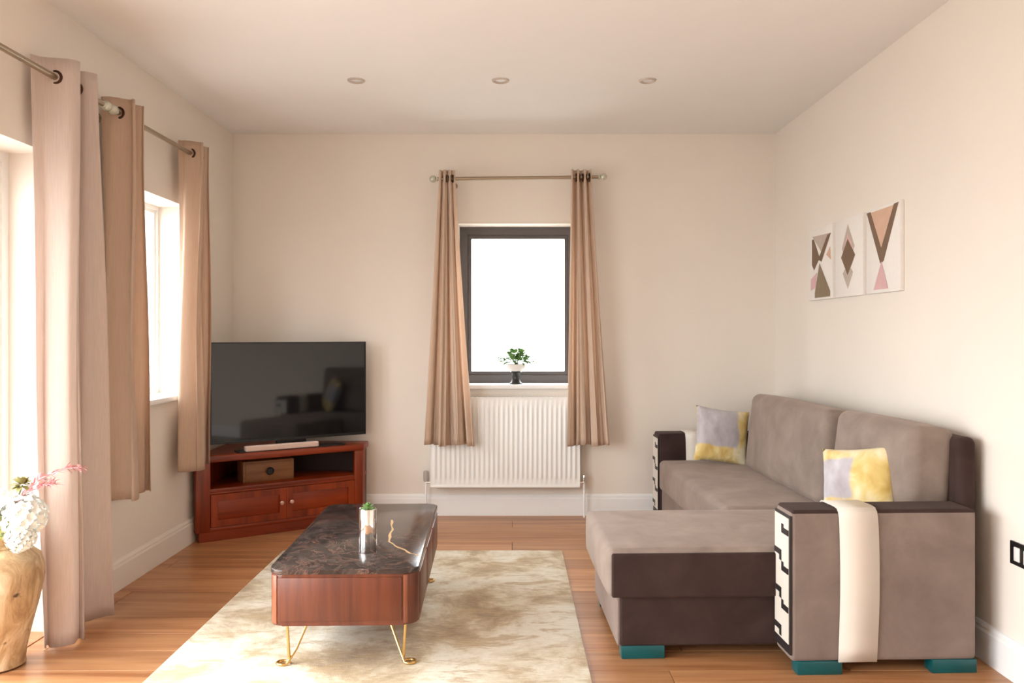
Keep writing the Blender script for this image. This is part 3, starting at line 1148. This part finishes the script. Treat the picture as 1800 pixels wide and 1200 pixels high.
# ------------------------------------------------------------------ downlights
for k, (x, lab) in enumerate(((-.878, 'recessed ceiling spotlight above the television side of the room'), (-.07, 'recessed ceiling spotlight in the middle of the row of three'), (.751, 'recessed ceiling spotlight on the sofa side of the room'))):
    dl = thing('ceiling_spotlight', lab, 'light', (x, 4.454, H), 0, 'row of recessed ceiling spotlights')
    link('trim_ring', lathe([(.030, .004), (.031, -.004), (.040, -.009), (.047, -.006), (.049, .0), (.049, .002)], 32), M['satin_trim'], dl)
    link('lamp', lathe([(.001, -.001), (.02, -.0015), (.030, .001), (.030, .004), (.001, .004)], 24), M['white_plastic'], dl)

# ------------------------------------------------------------------ floor vase with flowers
VX, VY = -1.985, 3.075
vz = thing('floor_vase', 'tall tan carved ceramic floor vase standing before the long curtain', 'vase', (VX, VY, .004))
prof = [(.085, 0), (.092, .004), (.090, .02), (.094, .06), (.112, .14), (.138, .24), (.154, .32), (.155, .37), (.142, .415), (.108, .447), (.082, .462), (.076, .475), (.080, .49), (.092, .502), (.093, .508), (.086, .508), (.070, .49), (.062, .46), (.05, .44), (.001, .44)]
link('body', lathe(prof, 48, wob=lambda a, z: .008 * math.sin(6 * a + z * 8)), M['vase'], vz)
bm = bmesh.new()
for i in range(14):
    a = 2 * PI * i / 14
    for z, r in ((.25, .142), (.36, .156)):
        pass
link('neck_ring', lathe([(.083, .455), (.090, .460), (.090, .466), (.080, .472)], 40), M['vase'], vz)


def bloom(label, name, mat, head, r, seed, cat='flower'):
    rn = random.Random(seed)
    root = thing(name, label, cat, (VX, VY, .46))
    h = Vector(head) - Vector((VX, VY, .46))
    link('stem', tube([(h.x * .1, h.y * .1, -.015), (h.x * .25, h.y * .3, h.z * .45), (h.x * .75, h.y * .75, h.z * .8), tuple(h)], .0035, 6), M['stem'], root)
    bm = bmesh.new()
    n_ = 95
    for i in range(n_):
        zz = 1 - 2 * (i + .5) / n_
        a = i * 2.39996
        q = math.sqrt(1 - zz * zz)
        d = Vector((q * math.cos(a), q * math.sin(a), zz))
        c_ = h + d * r * rn.uniform(.82, 1.02)
        t1 = d.orthogonal().normalized()
        t2 = d.cross(t1)
        a0 = rn.uniform(0, 2)
        for k in range(4):
            b = a0 + k * PI / 2
            dd = (t1 * math.cos(b) + t2 * math.sin(b)) + d * .35
            add_leaf(bm, c_, dd, d, r * .27, r * .24, 0, 3)
    link('petals', bm, mat, root, angle=80)
    return root


bloom('round white hydrangea head drooping over the vase rim beside the long curtain', 'hydrangea', M['petal'], (-1.862, 3.02, .585), .082, 1)
bloom('low white hydrangea head hanging below the others at the vase neck', 'hydrangea', M['petal'], (-1.845, 2.985, .515), .05, 2)
bloom('white hydrangea head at the edge of the picture, topmost of the bouquet', 'hydrangea', M['petal'], (-1.975, 3.04, .625), .062, 3)
bloom('lime green flower head low in the bouquet at the picture\'s edge', 'hydrangea', M['petal_green'], (-1.95, 2.99, .555), .05, 4)
# olive bud
bd = thing('seed_pod', 'olive green bud head on a stem above the white hydrangeas', 'flower', (VX, VY, .46))
hh = Vector((-1.885, 3.06, .70)) - Vector((VX, VY, .46))
link('stem', tube([(.01, 0, -.015), tuple(hh * .5), tuple(hh)], .003, 6), M['stem'], bd)
bm = bmesh.new()
rn = random.Random(9)
for i in range(46):
    a = i * 2.4
    el = rn.uniform(-.4, 1.5)
    d = Vector((math.cos(a) * math.cos(el), math.sin(a) * math.cos(el), math.sin(el)))
    add_leaf(bm, hh + d * .008, d, Vector((.01, .02, 1)), rn.uniform(.025, .048), .02, .1)
link('bud', bm, M['leaf_olive'], bd, angle=80)


def sprig(label, tip, seed):
    rn = random.Random(seed)
    root = thing('pink_sprig', label, 'flower', (VX, VY, .46))
    h = Vector(tip) - Vector((VX, VY, .46))
    P = [Vector((.012, 0, -.015)), Vector((h.x * .2, h.y * .2, h.z * .55)), Vector((h.x * .5, h.y * .5, h.z * .85)), Vector((h.x * .8, h.y * .8, h.z * .98)), h]
    link('stem', tube([tuple(q) for q in P], [.003, .0028, .0024, .002, .0012], 6), M['sprig'], root)
    bm = bmesh.new()
    for i in range(60):
        t = .36 + .64 * i / 60
        s = t * (len(P) - 1)
        k = min(int(s), len(P) - 2)
        c_ = P[k].lerp(P[k + 1], s - k)
        d = (P[k + 1] - P[k]).normalized() + Vector((rn.uniform(-.8, .8), rn.uniform(-.7, .7), rn.uniform(-.7, .9)))
        add_leaf(bm, c_, d, Vector((.1, .3, 1)), rn.uniform(.02, .045), rn.uniform(.008, .014), .15, 3)
    link('blossom', bm, M['sprig'], root, angle=80)
    return root


sprig('long dusky pink feathery sprig reaching furthest from the vase across the curtain', (-1.635, 3.02, .775), 1)
sprig('shorter dusky pink feathery sprig below the long one in the vase', (-1.725, 3.0, .715), 2)
